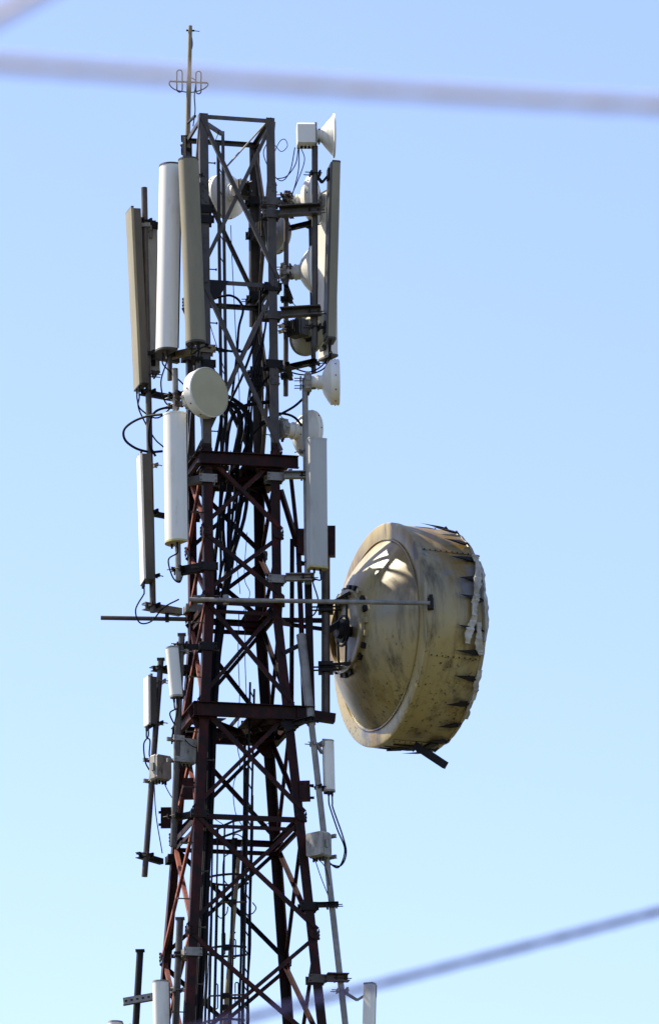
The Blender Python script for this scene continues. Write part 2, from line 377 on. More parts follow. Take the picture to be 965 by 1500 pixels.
# concrete base
for i in range(4):
    p = leg(i, 0)
    m = MB().obox(p + UP * 0.0, (1, 0, 0), (0, 1, 0), UP, 0.7, 0.7, 0.3); m.build('footing', 'conc', tower)

# ------------------------------------------------------------------ poles and their arms
def clamp(m, p, r, d):
    """U-bolt clamp block on a pole at p facing d"""
    d = V(d).normalized(); x, y = frame(d)
    m.obox(p + d * (r + 0.02), x, UP, d, r * 2 + 0.07, 0.07, 0.025); m.obox(p - d * (r + 0.015), x, UP, d, r * 2 + 0.07, 0.05, 0.02)
    for s in (-1, 1): m.tube([p + x * s * (r + 0.012) - d * (r + 0.10), p + x * s * (r + 0.012) + d * (r + 0.05)], 0.007, 6)
def pole(name, label, top, bot, y, r=0.04, mat='galv', arms=(), cap=False, cat='pole', yb=None, cut=None, group=None):
    a, b = P(*top, y), P(*bot, y if yb is None else yb)
    t = thing(name, label, cat, b, group)
    m = MB().tube([b, a], r, 14); m.build('pipe', mat, t)
    if cap: MB().obox(a + UP * 0.012, (1, 0, 0), (0, 1, 0), UP, r * 2.6, r * 2.6, 0.02).build('end_cap', mat, t)
    for py, li, sz, mt in arms:
        f = (py - top[1]) / (bot[1] - top[1]); p = a.lerp(b, f); z = p.z
        q = leg(li, z) + lw(SG[li][0] * 0.05, SG[li][1] * 0.02, 0); d = (q - p); d.z = 0; d.normalize()
        m = MB(); x, yv = frame(d)
        m.prism([(-sz * .5, -sz * .55), (sz * .5, -sz * .55), (sz * .5, -sz * .42), (-sz * .36, -sz * .42), (-sz * .36, sz * .42), (sz * .5, sz * .42), (sz * .5, sz * .55), (-sz * .5, sz * .55)],
                p - d * (r + 0.05) + x * (r + sz * 0.5), q + x * (r + sz * 0.5), x, UP)
        m.build('arm', mt, t, ang=20)
        m = MB(); clamp(m, p, r, d); m.build('pole_clamp', 'dark', t)
        m = MB(); lg = leg(li, z); nx = lw(SG[li][0], 0, 0); ny = lw(0, SG[li][1], 0)
        c = lg - nx * 0.06 - ny * 0.06
        m.obox(c + ny * 0.085, nx, UP, ny, 0.24, 0.11, 0.014).obox(c - ny * 0.085, nx, UP, ny, 0.24, 0.11, 0.014)
        for s in (-1, 1):
            for u in (-0.03, 0.03): m.tube([c + nx * s * 0.1 + ny * 0.15 + UP * u, c + nx * s * 0.1 - ny * 0.12 + UP * u], 0.009, 6)
        m.obox(c + nx * 0.11, ny, UP, nx, 0.16, 0.09, 0.014)
        m.build('leg_clamp', mt, t)
    return t
pole('mounting_pole', 'long thin grey pole left of the tower between the two narrow side-on antennas', (211.5, 275), (224.5, 897), 0.10, 0.042,
     'galv', ((325, 2, .075, 'dark'), (520, 2, .075, 'galv'), (577, 2, .07, 'dark'), (752, 2, .06, 'dark'), (887, 2, .09, 'galvl')))
pole('mounting_pole', 'hidden grey pole behind the bright white curved antenna', (248, 262), (249, 557), -0.42, 0.034, 'galv', ((330, 0, .07, 'dark'), (519, 0, .08, 'brass')))
pole('mounting_pole', 'grey pole between the beige antenna and the tower leg', (286, 240), (291, 545), -0.80, 0.032, 'galv', ((300, 0, .06, 'dark'), (527, 0, .06, 'dark')))
pole('mounting_pole', 'grey pole behind the cream curved antenna and the cream drum dish', (256.5, 540), (261.5, 851), -0.50, 0.040, 'galvl',
     ((578, 0, .08, 'galv'), (706, 0, .09, 'galvl'), (834, 0, .10, 'dark')))
pole('mounting_pole', 'tall grey pole on the tower top carrying the horn dish', (461, 214), (461, 508), -0.45, 0.042, 'galv',
     ((311, 1, .13, 'galv'), (459, 1, .12, 'galv')))
pole('mounting_pole', 'grey pole behind the pole of the horn dish', (454.5, 276), (459.5, 546), 0.22, 0.034, 'galv', ((330, 3, .06, 'dark'), (533, 3, .07, 'dark')))
pole('mounting_pole', 'dark grey pole just beside the grey right tower leg', (419.5, 280), (418.5, 580), 0.15, 0.034, 'galv', ((315, 1, .06, 'galv'), (440, 1, .06, 'dark'), (552, 1, .06, 'dark')))
pole('mounting_pole', 'grey pole under the white drum dish beside the white box antenna', (446.5, 556), (450.5, 856), -0.38, 0.040, 'galvl',
     ((699, 1, .09, 'galvl'), (848, 1, .09, 'galvl')))
pole('mounting_pole', 'long pale leaning pole below the huge dish carrying a small antenna and a radio box', (455, 1050), (514, 1575), -0.62, 0.041, 'galvl',
     ((1056, 1, .06, 'dark'), (1329, 1, .06, 'dark'), (1436, 1, .10, 'galv'), (1560, 1, .08, 'galv')))
pole('mounting_pole', 'grey pole with flanged top behind the small white curved antenna', (266.5, 931), (254, 1240), -0.74, 0.042, 'galv',
     ((945, 0, .06, 'dark'), (1196, 0, .07, 'dark')), cap=True)
pole('mounting_pole', 'thin leaning pole left of the tower with a free lower end', (236, 967), (212, 1284), 0.22, 0.040, 'galv',
     ((979, 2, .06, 'dark'), (1253, 2, .07, 'dark')), cap=True)
pole('mounting_pole', 'grey capped pole beside the red leg behind the white antenna at the bottom edge', (264, 1347), (254, 1580), -0.82, 0.046, 'galv',
     ((1400, 0, .09, 'galvl'), (1560, 0, .08, 'galv')), cap=True)
pole('mounting_pole', 'dark capped pole standing alone on a perforated channel arm', (205.5, 1394), (194, 1590), 0.10, 0.046, 'dark', ((1570, 2, .08, 'galv'),), cap=True)
# horizontal pipe standing out to the left
t = thing('outrigger_pipe', 'bare horizontal grey pipe sticking out from the tower past the antenna pole', 'pipe', P(272, 906, 0.36))
MB().tube([P(148, 905, 0.36), P(300, 907.5, 0.36)], 0.030, 12).build('pipe', 'galv', t)
m = MB(); m.obox(P(245, 905, 0.36), (1, 0, 0), (0, 1, 0), UP, 0.05, 0.1, 0.10); m.tube([P(246, 898, 0.30), P(272, 901, 0.30)], 0.008, 6); m.build('clamp', 'dark', t)
# perforated channel arm at the bottom left
t = thing('channel_arm', 'short perforated grey channel arm crossing the lone dark capped pole', 'bracket', P(225, 1462, 0.04))
m = MB(); a, b = P(181, 1467, 0.02), P(250, 1455, -0.10)
m.beam(a, b, 0.012, 0.09); m.build('channel', 'galvl', t)
for s in (-1, 1): MB().beam(a + UP * s * 0.045 + V((0, .03, 0)), b + UP * s * 0.045 + V((0, .03, 0)), 0.06, 0.008).build('flange', 'galv', t)
m = MB()
for k in range(8): 
    p = a.lerp(b, 0.06 + 0.12 * k); m.obox(p - V((0, 0.0075, 0)), (1, 0, 0), (0, 1, 0), UP, 0.035, 0.003, 0.022)
m.build('slot', 'dark', t)
m = MB().beam(b, leg(2, b.z), 0.05, 0.06); m.build('tail', 'dark', t)

# ------------------------------------------------------------------ panel antennas
def profile(kind, wd, dp):
    if kind == 'round':
        pts = [(-wd / 2, 0), (-wd / 2, dp * 0.25)]
        for k in range(13):
            t = math.pi * (1 - k / 12); pts.append((wd / 2 * math.cos(t), dp * 0.25 + dp * 0.75 * math.sin(t)))
        return pts + [(wd / 2, dp * 0.25), (wd / 2, 0)]
    r = min(wd, dp) * (0.16 if kind == 'box' else 0.3); pts = [(-wd / 2, 0)]
    for cx, a0 in ((-wd / 2 + r, 180), (wd / 2 - r, 90)):
        for k in range(5):
            t = RAD(a0 - k * 22.5); pts.append((cx + r * math.cos(t), dp - r + r * math.sin(t)))
    return pts + [(wd / 2, 0)]
def panel(label, top, bot, y, az, wd, dp, mat, kind='round', cap='back', cables=(), pole_px=None, pole_y=None, back=True, name='panel_antenna', seam=False, tilt_arm=False, group=None, bk=0.022):
    a, b = P(*top, y), P(*bot, y); ax = (a - b).normalized(); f = face_dir(az); f = (f - ax * f.dot(ax)).normalized(); x = f.cross(ax).normalized()
    t = thing(name, label, 'antenna', b, group); pr = profile(kind, wd, dp); o = f * (-dp / 2)
    m = MB().prism(pr, b + o, a + o, x, f, True); body = m.build('radome', mat, t, ang=40)
    pr2 = [(u * 1.03, v * 1.03 - 0.002) for u, v in pr]
    MB().prism(pr2, a + o - ax * 0.012, a + o + ax * 0.010, x, f).build('end_cap', cap if cap != 'capy' else mat, body)
    MB().prism(pr2, b + o - ax * 0.014, b + o + ax * 0.012, x, f).build('end_cap', cap, body)
    if back: MB().obox((a + b) / 2 + o - f * (bk / 2 + 0.001), x, f, ax, wd * 0.97, bk, (a - b).length * 0.985).build('back_plate', 'back', t)
    if seam:
        MB().obox((a + b) / 2 + o + f * dp * 0.2 + x * (wd / 2), x, f, ax, 0.006, 0.012, (a - b).length * 0.99).build('seam_strip', 'back', body)
    if pole_px is not None:
        for q, fr in enumerate((0.06, 0.93)):
            c = a.lerp(b, fr) + o - f * 0.02; pp = P(pole_px[0] + (pole_px[1] - pole_px[0]) * fr, top[1] + (bot[1] - top[1]) * fr, pole_y); pp.z = c.z
            m = MB(); mid = (c + pp) / 2 - UP * (0.12 if (q == 0 and tilt_arm) else 0.0)
            m.beam(c, mid, 0.05, 0.03); m.beam(mid, pp, 0.05, 0.03); m.obox(c - f * 0.01, x, f, ax, 0.12, 0.03, 0.16)
            clamp(m, pp, 0.042, (c - pp)); m.build('bracket', 'galvl' if mat in ('white', 'pale') and q == 0 else 'dark', t)
    nc = max(2, len(cables))
    for k in range(nc):
        c = b + o + f * dp * 0.45 + x * (k - (nc - 1) / 2) * wd * 0.35
        cn = MB().tube([c - ax * 0.01, c - ax * 0.075], [0.017, 0.014], 10).build('connector', 'dark', t)
        if k < len(cables):
            MB().tube(curve([c - ax * 0.05, c - ax * 0.16] + [P(*q) for q in cables[k]]), 0.0105, 7).build('cable', 'rubber', cn)
    return t
panel('long narrow beige antenna seen side on, outermost on the tall left pole', (190, 308), (202, 567), 0.05, -73, 0.30, 0.035, 'beige', 'box', bk=0.10,
      cables=([(204, 600, .1), (225, 640, .1), (240, 655, .2)], [(207, 600, .1), (232, 612, .1), (262, 585, .2)]), pole_px=(212, 222), pole_y=0.10, tilt_arm=True)
panel('pale antenna half hidden between the tall left pole and the bright white curved antenna', (215, 330), (219, 545), 0.42, -160, 0.27, 0.10, 'pale', 'soft', back=False, pole_px=(213, 219), pole_y=0.10)
panel('long bright white curved antenna, whitest and tallest on the tower', (246.5, 243), (241, 514), -0.62, -60, 0.335, 0.22, 'white', 'round', 'back',
      cables=([(236, 560, -.5), (243, 590, -.3), (262, 600, -.2)], [(250, 545, -.5), (268, 562, -.4), (280, 575, 0)]), pole_px=(248, 249), pole_y=-0.42)
panel('long dull beige curved antenna in front of the grey tower leg', (274.5, 233), (285.5, 501), -1.0, -14, 0.265, 0.17, 'beige', 'round', 'back', seam=True,
      cables=([(290, 525, -.9), (297, 545, -.6), (310, 560, 0)], [(300, 508, -.8), (325, 515, -.3), (352, 512, 0)]), pole_px=(286, 291), pole_y=-0.80)
panel('white antenna seen edge on with dark back, low on the tall left pole', (204.5, 667), (210, 853), 0.0, -78, 0.27, 0.03, 'white', 'box', 'back', bk=0.12,
      cables=([(210, 872, .0), (199, 893, .0), (205, 912, .0), (222, 910, 0), (240, 890, .1), (262, 878, .3)],), pole_px=(221.5, 224), pole_y=0.10)
panel('medium cream white curved antenna below the cream drum dish', (252.5, 607), (255, 794), -0.70, -50, 0.325, 0.21, 'white', 'round', 'capy',
      cables=([(247, 820, -.6), (253, 845, -.6), (263, 853, -.5), (268, 842, -.3)],), pole_px=(257, 261), pole_y=-0.50)
panel('long narrow beige antenna hanging below the horn dish on the tall right pole', (490.5, 241), (484, 499), -0.40, 100, 0.29, 0.115, 'beige', 'soft', 'back',
      cables=([(483, 520, -.3), (470, 537, -.2), (450, 545, -.1), (420, 535, 0)], [(485, 518, -.3), (474, 540, -.2), (445, 549, -.1), (412, 541, 0)]), pole_px=(461, 461), pole_y=-0.45, tilt_arm=True)
panel('sunlit white antenna back behind the narrow beige antenna on the right', (478, 283), (481, 524), 0.48, 124, 0.31, 0.12, 'white', 'box', back=False, pole_px=(455, 459), pole_y=0.22)
panel('white box shaped antenna with yellow bottom cap between tower and huge dish', (463.5, 644), (465, 832), -0.55, 22, 0.25, 0.15, 'pale', 'box', 'capy',
      cables=([(458, 850, -.5), (466, 880, -.4), (460, 900, -.3), (447, 903, -.3)],), pole_px=(447.5, 450), pole_y=-0.38)
panel('small white curved antenna beside the red leg on a flanged pole', (250, 949), (256.5, 1020), -0.82, -45, 0.165, 0.12, 'white', 'round', 'odu',
      cables=([(249, 1045, -.8), (258, 1065, -.7), (268, 1080, -.6)], [(260, 1040, -.8), (253, 1075, -.75), (252, 1090, -.7)]), pole_px=(265, 262), pole_y=-0.74)
panel('small white antenna seen from its side on the leaning free-ended pole', (215.5, 992), (216, 1062), 0.15, -66, 0.165, 0.03, 'white', 'box', 'odu', bk=0.09,
      cables=([(211, 1090, .15), (213, 1115, .15), (219, 1128, .15)], [(220, 1085, .15), (219, 1105, .15), (222, 1115, .15)]), pole_px=(234, 229), pole_y=0.22, tilt_arm=True)
panel('small white antenna under the huge dish on the pale leaning pole', (482, 1085), (484, 1158), -0.62, 24, 0.145, 0.09, 'white', 'round', 'odu',
      cables=([(488, 1185, -.62), (502, 1225, -.62), (507, 1250, -.62), (499, 1268, -.62), (482, 1266, -.62)], [(484, 1185, -.62), (494, 1215, -.62), (505, 1245, -.62), (495, 1271, -.62), (476, 1258, -.62)]), pole_px=(463, 472), pole_y=-0.62, tilt_arm=True)
panel('cream white curved antenna cut by the bottom edge left of the red leg', (233, 1438), (236, 1600), -0.95, -48, 0.20, 0.16, 'white', 'round', 'odu', pole_px=(260, 255), pole_y=-0.82)
panel('slim cream white antenna at the bottom edge on a bent arm', (541, 1441), (537, 1600), -0.62, -28, 0.135, 0.10, 'white', 'box', 'odu', pole_px=(500, 512), pole_y=-0.62, tilt_arm=True)

panel('white antenna of which only the capped top shows above the bottom edge', (167, 1497), (165, 1620), 0.05, -40, 0.19, 0.13, 'white', 'round', 'odu', pole_px=(199, 193), pole_y=0.10)
# ------------------------------------------------------------------ radio boxes
def radio(label, c, y, wd, ht, dp, az, mat='odu', pole_px=None, pole_y=None, cables=()):
    c = P(*c, y); f = face_dir(az); x = f.cross(UP).normalized()
    t = thing('radio_unit', label, 'radio unit', c - UP * ht / 2)
    r = 0.02; pr = [(-wd / 2 + r, -ht / 2), (wd / 2 - r, -ht / 2), (wd / 2, -ht / 2 + r), (wd / 2, ht / 2 - r), (wd / 2 - r, ht / 2), (-wd / 2 + r, ht / 2), (-wd / 2, ht / 2 - r), (-wd / 2, -ht / 2 + r)]
    hs = MB().prism(pr, c - f * dp / 2, c + f * dp * 0.2, x, UP).build('housing', mat, t)
    MB().prism([(u * 0.94, v * 0.94) for u, v in pr], c + f * dp * 0.2, c + f * dp / 2, x, UP).build('cover', 'odu', t)
    for k in range(7):
        u = (-0.42 + 0.14 * k) * wd
        MB().obox(c + x * u - f * (dp / 2 + 0.018), x, f, UP, 0.008, 0.036, ht * 0.9).build('cooling_fin', mat, hs)
    for s in (-1, 1):
        MB().obox(c + x * s * (wd / 2 + 0.012), x, f, UP, 0.022, 0.05, 0.10).build('latch', 'galvl', t)
    for k in range(4):
        p = c + x * (-0.3 + 0.2 * k) * wd - UP * ht / 2; MB().tube([p, p - UP * 0.05], 0.015, 8).build('connector', 'dark', t)
    if pole_px is not None:
        for s in (-1, 1):
            p = P(*pole_px, pole_y); p.z = c.z + s * ht * 0.42
            m = MB(); ex = x * (wd * 0.55); e = c.copy(); e.z = p.z
            m.beam(p - x * wd * 0.45 - f * 0.05, p + x * wd * 0.45 - f * 0.05, 0.03, 0.05); m.beam(e, p, 0.05, 0.04)
            clamp(m, p, 0.042, f); m.build('rail', 'galvl', t)
    for cp in cables: MB().tube(curve([P(*q) for q in cp]), 0.007, 6).build('cable', 'rubber', t)
radio('off-white radio box hanging on the thin leaning pole', (236, 1125), 0.10, 0.25, 0.34, 0.15, 38, 'odu', (224, 1125), 0.22,
      ([(240, 1146, .1), (250, 1165, .1), (268, 1190, 0)], [(226, 1146, .1), (229, 1195, .1), (238, 1250, .2)]))
radio('weathered grey finned radio box strapped behind a pole against the red leg', (272, 1101), -0.62, 0.27, 0.34, 0.17, 28, 'odu', (259.5, 1101), -0.74,
      ([(268, 1080, -.7), (280, 1092, -.75), (290, 1096, -.7)],))
radio('grey radio box on the pale leaning pole beside the looping black cables', (466, 1238), -0.72, 0.26, 0.33, 0.20, -38, 'odu', (478, 1238), -0.62,
      ([(461, 1258, -.7), (470, 1285, -.7), (484, 1320, -.6)], [(466, 1258, -.7), (478, 1275, -.7), (486, 1322, -.6)]))

# ------------------------------------------------------------------ microwave dishes
def dish(label, c, y, r, az, kind, back_len, mat='white', mount=None, mount_y=None, odu='round', el=0, neck=0.09, neck_len=0.14, rim=0.03, name='microwave_dish', cable=None, cover=None):
    """c is the centre of the front rim; kind bowl | drum | horn"""
    c = P(*c, y); d = face_dir(az); t = thing(name, label, 'dish', c - UP * r); bl = back_len; shell = 0.0
    if kind == 'drum':
        shell = rim
        sh = MB().lathe([(-rim, r * 0.985), (-rim - 0.004, r), (-0.004, r), (0, r * 0.985)], c, d, 48).build('shroud', mat, t)
        MB().lathe([(-0.006, 0.0001), (-0.005, r * 0.8), (-0.006, r * 0.98)], c, d, 48).build('radome', cover or mat, t)
        MB().lathe([(-0.012, r), (-0.012, r + 0.008), (-0.032, r + 0.008), (-0.032, r)], c, d, 48).build('band', mat, sh)
        for k in range(10):
            a = 2 * math.pi * k / 10; x, yv = frame(d); p = c - d * rim * 0.5 + (x * math.cos(a) + yv * math.sin(a)) * (r + 0.002)
            MB().obox(p, x, yv, d, 0.014, 0.014, 0.014).build('bolt', 'dark', sh)
    else:
        MB().lathe([(-0.02, r), (-0.018, r + 0.008), (0.004, r + 0.008), (0.006, r * 0.99)], c, d, 48).build('rim', mat, t)
        if kind == 'horn': MB().lathe([(-bl * 0.5, 0.0001), (-bl * 0.42, r * .3), (-0.02, r * 0.975), (0.003, r * 0.985)], c, d, 48).build('inner_face', mat, t)
        else: MB().lathe([(0.035, 0.0001), (0.03, r * 0.5), (0.002, r * 0.985)], c, d, 48).build('radome', cover or mat, t)
    prof = []
    for k in range(11):
        q = k / 10; rr = neck + (r - neck) * q
        hgt = -shell - bl * (1 - ((rr / r) ** (2.0 if kind != 'horn' else 1.25)))
        prof.append((hgt, rr))
    MB().lathe([(prof[0][0], 0.0001)] + prof, c, d, 48).build('reflector', mat, t)
    h0 = prof[0][0]
    MB().lathe([(h0 + 0.01, neck), (h0 - neck_len * 0.3, neck * 0.98), (h0 - neck_len * 0.32, neck * 1.08), (h0 - neck_len * 0.42, neck * 1.08), (h0 - neck_len * 0.44, neck * 0.9), (h0 - neck_len, neck * 0.9), (h0 - neck_len, 0.0001)], c, d, 28).build('neck', mat, t)
    e = c + d * (h0 - neck_len); x = d.cross(UP).normalized()
    if odu == 'round':
        o = MB().lathe([(0.0, 0.0001), (0.0, 0.125), (-0.025, 0.135), (-0.075, 0.135), (-0.10, 0.11), (-0.101, 0.0001)], e, d, 24).build('outdoor_unit', 'odu' if mat != 'cream' else 'white', t)
        for k in range(8):
            a = 2 * math.pi * k / 8; p = e - d * 0.05 + (x * math.cos(a) + UP * math.sin(a)) * 0.14
            MB().obox(p, d, UP, x, 0.06, 0.025, 0.025).build('fin', 'odu', o)
        MB().tube([e - d * 0.04 - UP * 0.12, e - d * 0.05 - UP * 0.18], 0.018, 8).build('connector', 'dark', t)
    elif odu == 'box':
        MB().prism([(-.13, -.14), (-.10, -.155), (.10, -.155), (.13, -.14), (.13, .12), (.08, .155), (-.08, .155), (-.13, .12)], e - d * 0.27, e - d * 0.03, x, UP).build('outdoor_unit', mat, t)
        MB().obox(e - d * 0.02, x, d, UP, 0.24, 0.03, 0.30).build('mount_plate', 'odu', t)
        for k in range(4): MB().tube([e - d * (0.06 + 0.05 * k) - UP * 0.15, e - d * (0.06 + .05 * k) - UP * 0.185], 0.018, 8).build('connector', 'dark', t)
    elif odu == 'finned':
        o = MB().obox(e - d * 0.09, x, UP, d, 0.24, 0.22, 0.14).build('outdoor_unit', 'back', t)
        for k in range(7): MB().obox(e - d * 0.18 + x * (-0.108 + 0.036 * k), x, UP, d, 0.007, 0.22, 0.05).build('fin', 'back', o)
    if mount is not None:
        p = P(*mount, mount_y); m = MB(); q = e + d * neck_len * 0.4
        m.beam(q - UP * neck * 0.6, V((p.x, p.y, q.z - neck * 0.6)), 0.07, 0.06); m.beam(q + UP * neck * 0.4, V((p.x, p.y, q.z + neck * 0.4)), 0.05, 0.03)
        clamp(m, V((p.x, p.y, q.z - neck * 0.6)), 0.042, d); clamp(m, V((p.x, p.y, q.z + neck * 0.5)), 0.042, d)
        m.build('mount', 'galv', t)
    if cable:
        for cb in cable: MB().tube(curve([P(*q) for q in cb]), 0.007, 6).build('cable', 'rubber', t)
    return t
dish('white horn shaped dish with a box unit on top of the tall right pole', (489.5, 199), -0.45, 0.295, 94, 'horn', 0.23, 'white', (461, 220), -0.45, 'box', neck=0.095, neck_len=0.06,
     cable=([(437, 217, -.4), (433, 240, -.4), (420, 258, -.4), (405, 262, -.3)], [(441, 217, -.4), (446, 235, -.4), (436, 265, -.3), (424, 292, -.2)],
            [(438, 217, -.4), (437, 250, -.4), (428, 285, -.3), (421, 296, -.2)], [(432, 216, -.4), (425, 250, -.4), (412, 265, -.4), (396, 250, -.3), (386, 225, -.3), (392, 208, -.3)]))
dish('white dish behind the pole under the horn dish', (463, 293), 0.22, 0.33, 76, 'drum', 0.13, 'white', (419.5, 293), 0.15, 'round', neck=0.10, neck_len=0.15, rim=0.08)
dish('pale dish half hidden behind the grey right leg of the tower top', (411, 346), 0.55, 0.25, 128, 'drum', 0.08, 'pale', (396, 346), 0.50, 'finned', neck=0.06, neck_len=0.04, rim=0.10)
dish('white bowl dish facing away, beside the dark pole at the bolted neck', (459, 397), 0.15, 0.335, 80, 'bowl', 0.20, 'white', (419.5, 397), 0.15, 'round', neck=0.105, neck_len=0.17)
dish('cream dish seen from behind with a dark finned box, below the lower channel arm', (452, 487), 0.32, 0.325, 140, 'bowl', 0.09, 'cream', (419, 487), 0.15, 'finned', neck=0.07, neck_len=0.04)
dish('bright white drum dish with cream rim sticking out on the right', (497, 560), -0.38, 0.305, 92, 'drum', 0.13, 'white', (446.5, 560), -0.38, 'round', neck=0.095, neck_len=0.14, rim=0.115)
dish('white domed dish above the white box antenna', (455, 636), 0.10, 0.315, 124, 'drum', 0.17, 'white', (406, 636), -0.1, 'round', neck=0.11, neck_len=0.19, rim=0.07, el=0)
dish('cream drum dish with flat round cover in front of the red and grey leg joint', (307.5, 574), -0.85, 0.335, 43, 'drum', 0.10, 'white', (257, 574), -0.50, 'round', neck=0.10, neck_len=0.10, rim=0.15, cover='cream')
dish('round white dish inside the tower top seen from behind through the braces', (327, 289), 1.0, 0.315, -138, 'drum', 0.12, 'white', (364, 292), 0.70, 'finned', neck=0.13, neck_len=0.10, rim=0.10)
t = pole('mounting_pole', 'short dark pole holding the round dish behind the tower top', (368, 268), (369, 478), 0.66, 0.038, 'galv', ((300, 3, .06, 'dark'), (440, 3, .06, 'dark')))

# ------------------------------------------------------------------ huge shrouded dish
DAZ = 114.3; DD = face_dir(DAZ); DR = 1.485; YC = 0.36
DC = P(556, 930, YC)                               # centre of the rear flange
DX, DY = frame(DD)                                 # DX horizontal, DY up
big = thing('shrouded_dish', 'huge dirty cream shrouded dish with peeling paint and torn front cover', 'dish', DC)
def dpt(ang, r, h):                                # angle: 0 towards the camera side, 90 up
    near = V((math.sin(RAD(DAZ - 90)) , -math.cos(RAD(DAZ - 90)), 0))
    return DC + DD * h + (near * math.cos(RAD(ang)) + UP * math.sin(RAD(ang))) * r
NEAR = V((math.sin(RAD(DAZ - 90)), -math.cos(RAD(DAZ - 90)), 0))
HUBR, HUBH, RIN = 0.56, -0.47, 1.27
prof = []
for k in range(15):
    q = k / 14; r = HUBR * 0.9 + (RIN - HUBR * 0.9) * q
    prof.append((HUBH * (1 - ((r - HUBR * .9) / (RIN - HUBR * .9)) ** 1.55), r))
MB().lathe(prof, DC, DD, 96).build('back_shell', 'dish', big)
MB().lathe([(-0.004, RIN - 0.02), (-0.012, RIN + 0.01), (-0.012, DR), (0.0, DR + 0.022), (0.06, DR + 0.022), (0.062, DR)], DC, DD, 120).build('rear_flange', 'dish', big)
MB().lathe([(-0.0135, RIN + 0.004), (-0.03, RIN + 0.004), (-0.03, RIN + 0.02), (-0.0135, RIN + 0.02)], DC, DD, 96).build('seam_ring', 'dish', big)
SL = 0.80
npan = 6
for k in range(npan):
    a0 = 2 * math.pi * k / npan + 0.42; a1 = a0 + 2 * math.pi / npan - 0.006
    m = MB().lathe([(0.065, DR), (0.10, DR + .004), (0.30, DR + .002), (0.52, DR - .002), (SL, DR - .004), (SL, DR - .014), (0.065, DR - .012)], DC, DD, 24, a0, a1); pn = m.build('shroud_panel', 'dish', big)
    m = MB().lathe([(0.07, DR + .002), (0.07, DR + .010), (SL, DR + .006), (SL, DR - .002)], DC, DD, 2, a0 - 0.022, a0 + 0.014); m.build('seam_strip', 'dish', pn)
    for q in range(9):
        x, yv = frame(DD); t_ = a0 + 0.006; p = DC + DD * (0.11 + 0.08 * q) + (x * math.cos(t_) + yv * math.sin(t_)) * (DR + .009)
        MB().obox(p, DD, (x * math.cos(t_) + yv * math.sin(t_)), DD.cross(x * math.cos(t_) + yv * math.sin(t_)), 0.016, 0.012, 0.016).build('rivet', 'dark', pn)
rj = random.Random(3); ph = [rj.random() * 6.28 for _ in range(6)]
def ragged(q, t):
    s = sum(math.sin(t * f + ph[k]) for k, f in enumerate((5, 9, 14, 23, 31, 47))) / 6
    return (0.030 * s if q in (1, 2) else 0.0)
MB().lathe([(SL - 0.005, DR - 0.02), (SL + 0.02, DR + 0.004), (SL + 0.075, DR - 0.016), (SL + 0.085, DR - 0.10), (SL + 0.09, DR - 0.16)], DC, DD, 120, jit=ragged).build('front_lip', 'dish', big)
MB().lathe([(SL - 0.10, 0.0001), (SL - 0.06, DR * 0.6), (SL + 0.06, DR - 0.12)], DC, DD, 64).build('front_cover', 'cloth', big)
# hub: bolted ring, recessed plate, spindle and the steel yoke
hr = MB().lathe([(HUBH + 0.10, HUBR * 0.98), (HUBH - 0.02, HUBR), (HUBH - 0.05, HUBR), (HUBH - 0.055, HUBR - 0.02), (HUBH - 0.05, HUBR - 0.10), (HUBH + 0.02, HUBR - 0.105)], DC, DD, 64).build('hub_ring', 'dish', big)
MB().lathe([(HUBH + 0.05, 0.0001), (HUBH + 0.03, 0.25), (HUBH + 0.01, HUBR - 0.10)], DC, DD, 48).build('hub_plate', 'dish', big)
for k in range(22):
    a = 360 / 22 * k; p = dpt(a, HUBR + 0.025, HUBH + 0.0); rd = (p - DC - DD * HUBH).normalized()
    MB().obox(p, DD, rd, DD.cross(rd), 0.05, 0.07, 0.075).build('hub_clip', 'dark' if k % 3 else 'dish', hr)
MB().lathe([(HUBH - 0.16, 0.0001), (HUBH - 0.16, 0.10), (HUBH - 0.10, 0.11), (HUBH - 0.10, 0.16), (HUBH - 0.05, 0.16), (HUBH - 0.05, 0.07), (HUBH + 0.06, 0.07)], DC, DD, 24).build('spindle', 'dark', big)
m = MB().lathe([(HUBH - 0.09, 0.19), (HUBH - 0.09, 0.215), (HUBH - 0.06, 0.215), (HUBH - 0.06, 0.19), (HUBH - 0.09, 0.19)], DC, DD, 28); m.build('adjuster_wheel', 'dark', big)
# yoke bars from the hub ring to the support pipe
PIP = lambda py: P(477, py, 0.0)
for a, py in ((118, 886), (62, 886), (-68, 974), (-118, 974)):
    MB().beam(dpt(a, HUBR - 0.03, HUBH - 0.06), PIP(py) + V((0.03, 0, 0)), 0.035, 0.035).build('yoke_bar', 'dark', big)
for ps in ((70, -80), (112, -104)): MB().beam(dpt(ps[0], HUBR - 0.05, HUBH - 0.075), dpt(ps[1], HUBR - 0.05, HUBH - 0.075), 0.03, 0.04).build('yoke_bar', 'dark', big)
MB().beam(dpt(90, 0.10, HUBH - 0.12), PIP(926), 0.08, 0.08).build('yoke_bar', 'dark', big)
for py in (886, 974):
    m = MB(); p = PIP(py); m.obox(p, (1, 0, 0), (0, 1, 0), UP, 0.20, 0.22, 0.05); m.obox(p - UP * 0.09, (1, 0, 0), (0, 1, 0), UP, 0.20, 0.22, 0.04)
    for s in (-1, 1): m.tube([p + V((-0.2, 0.08 * s, -0.05)), p + V((0.2, 0.08 * s, -0.05))], 0.012, 6)
    m.build('pipe_clamp', 'dark', big)
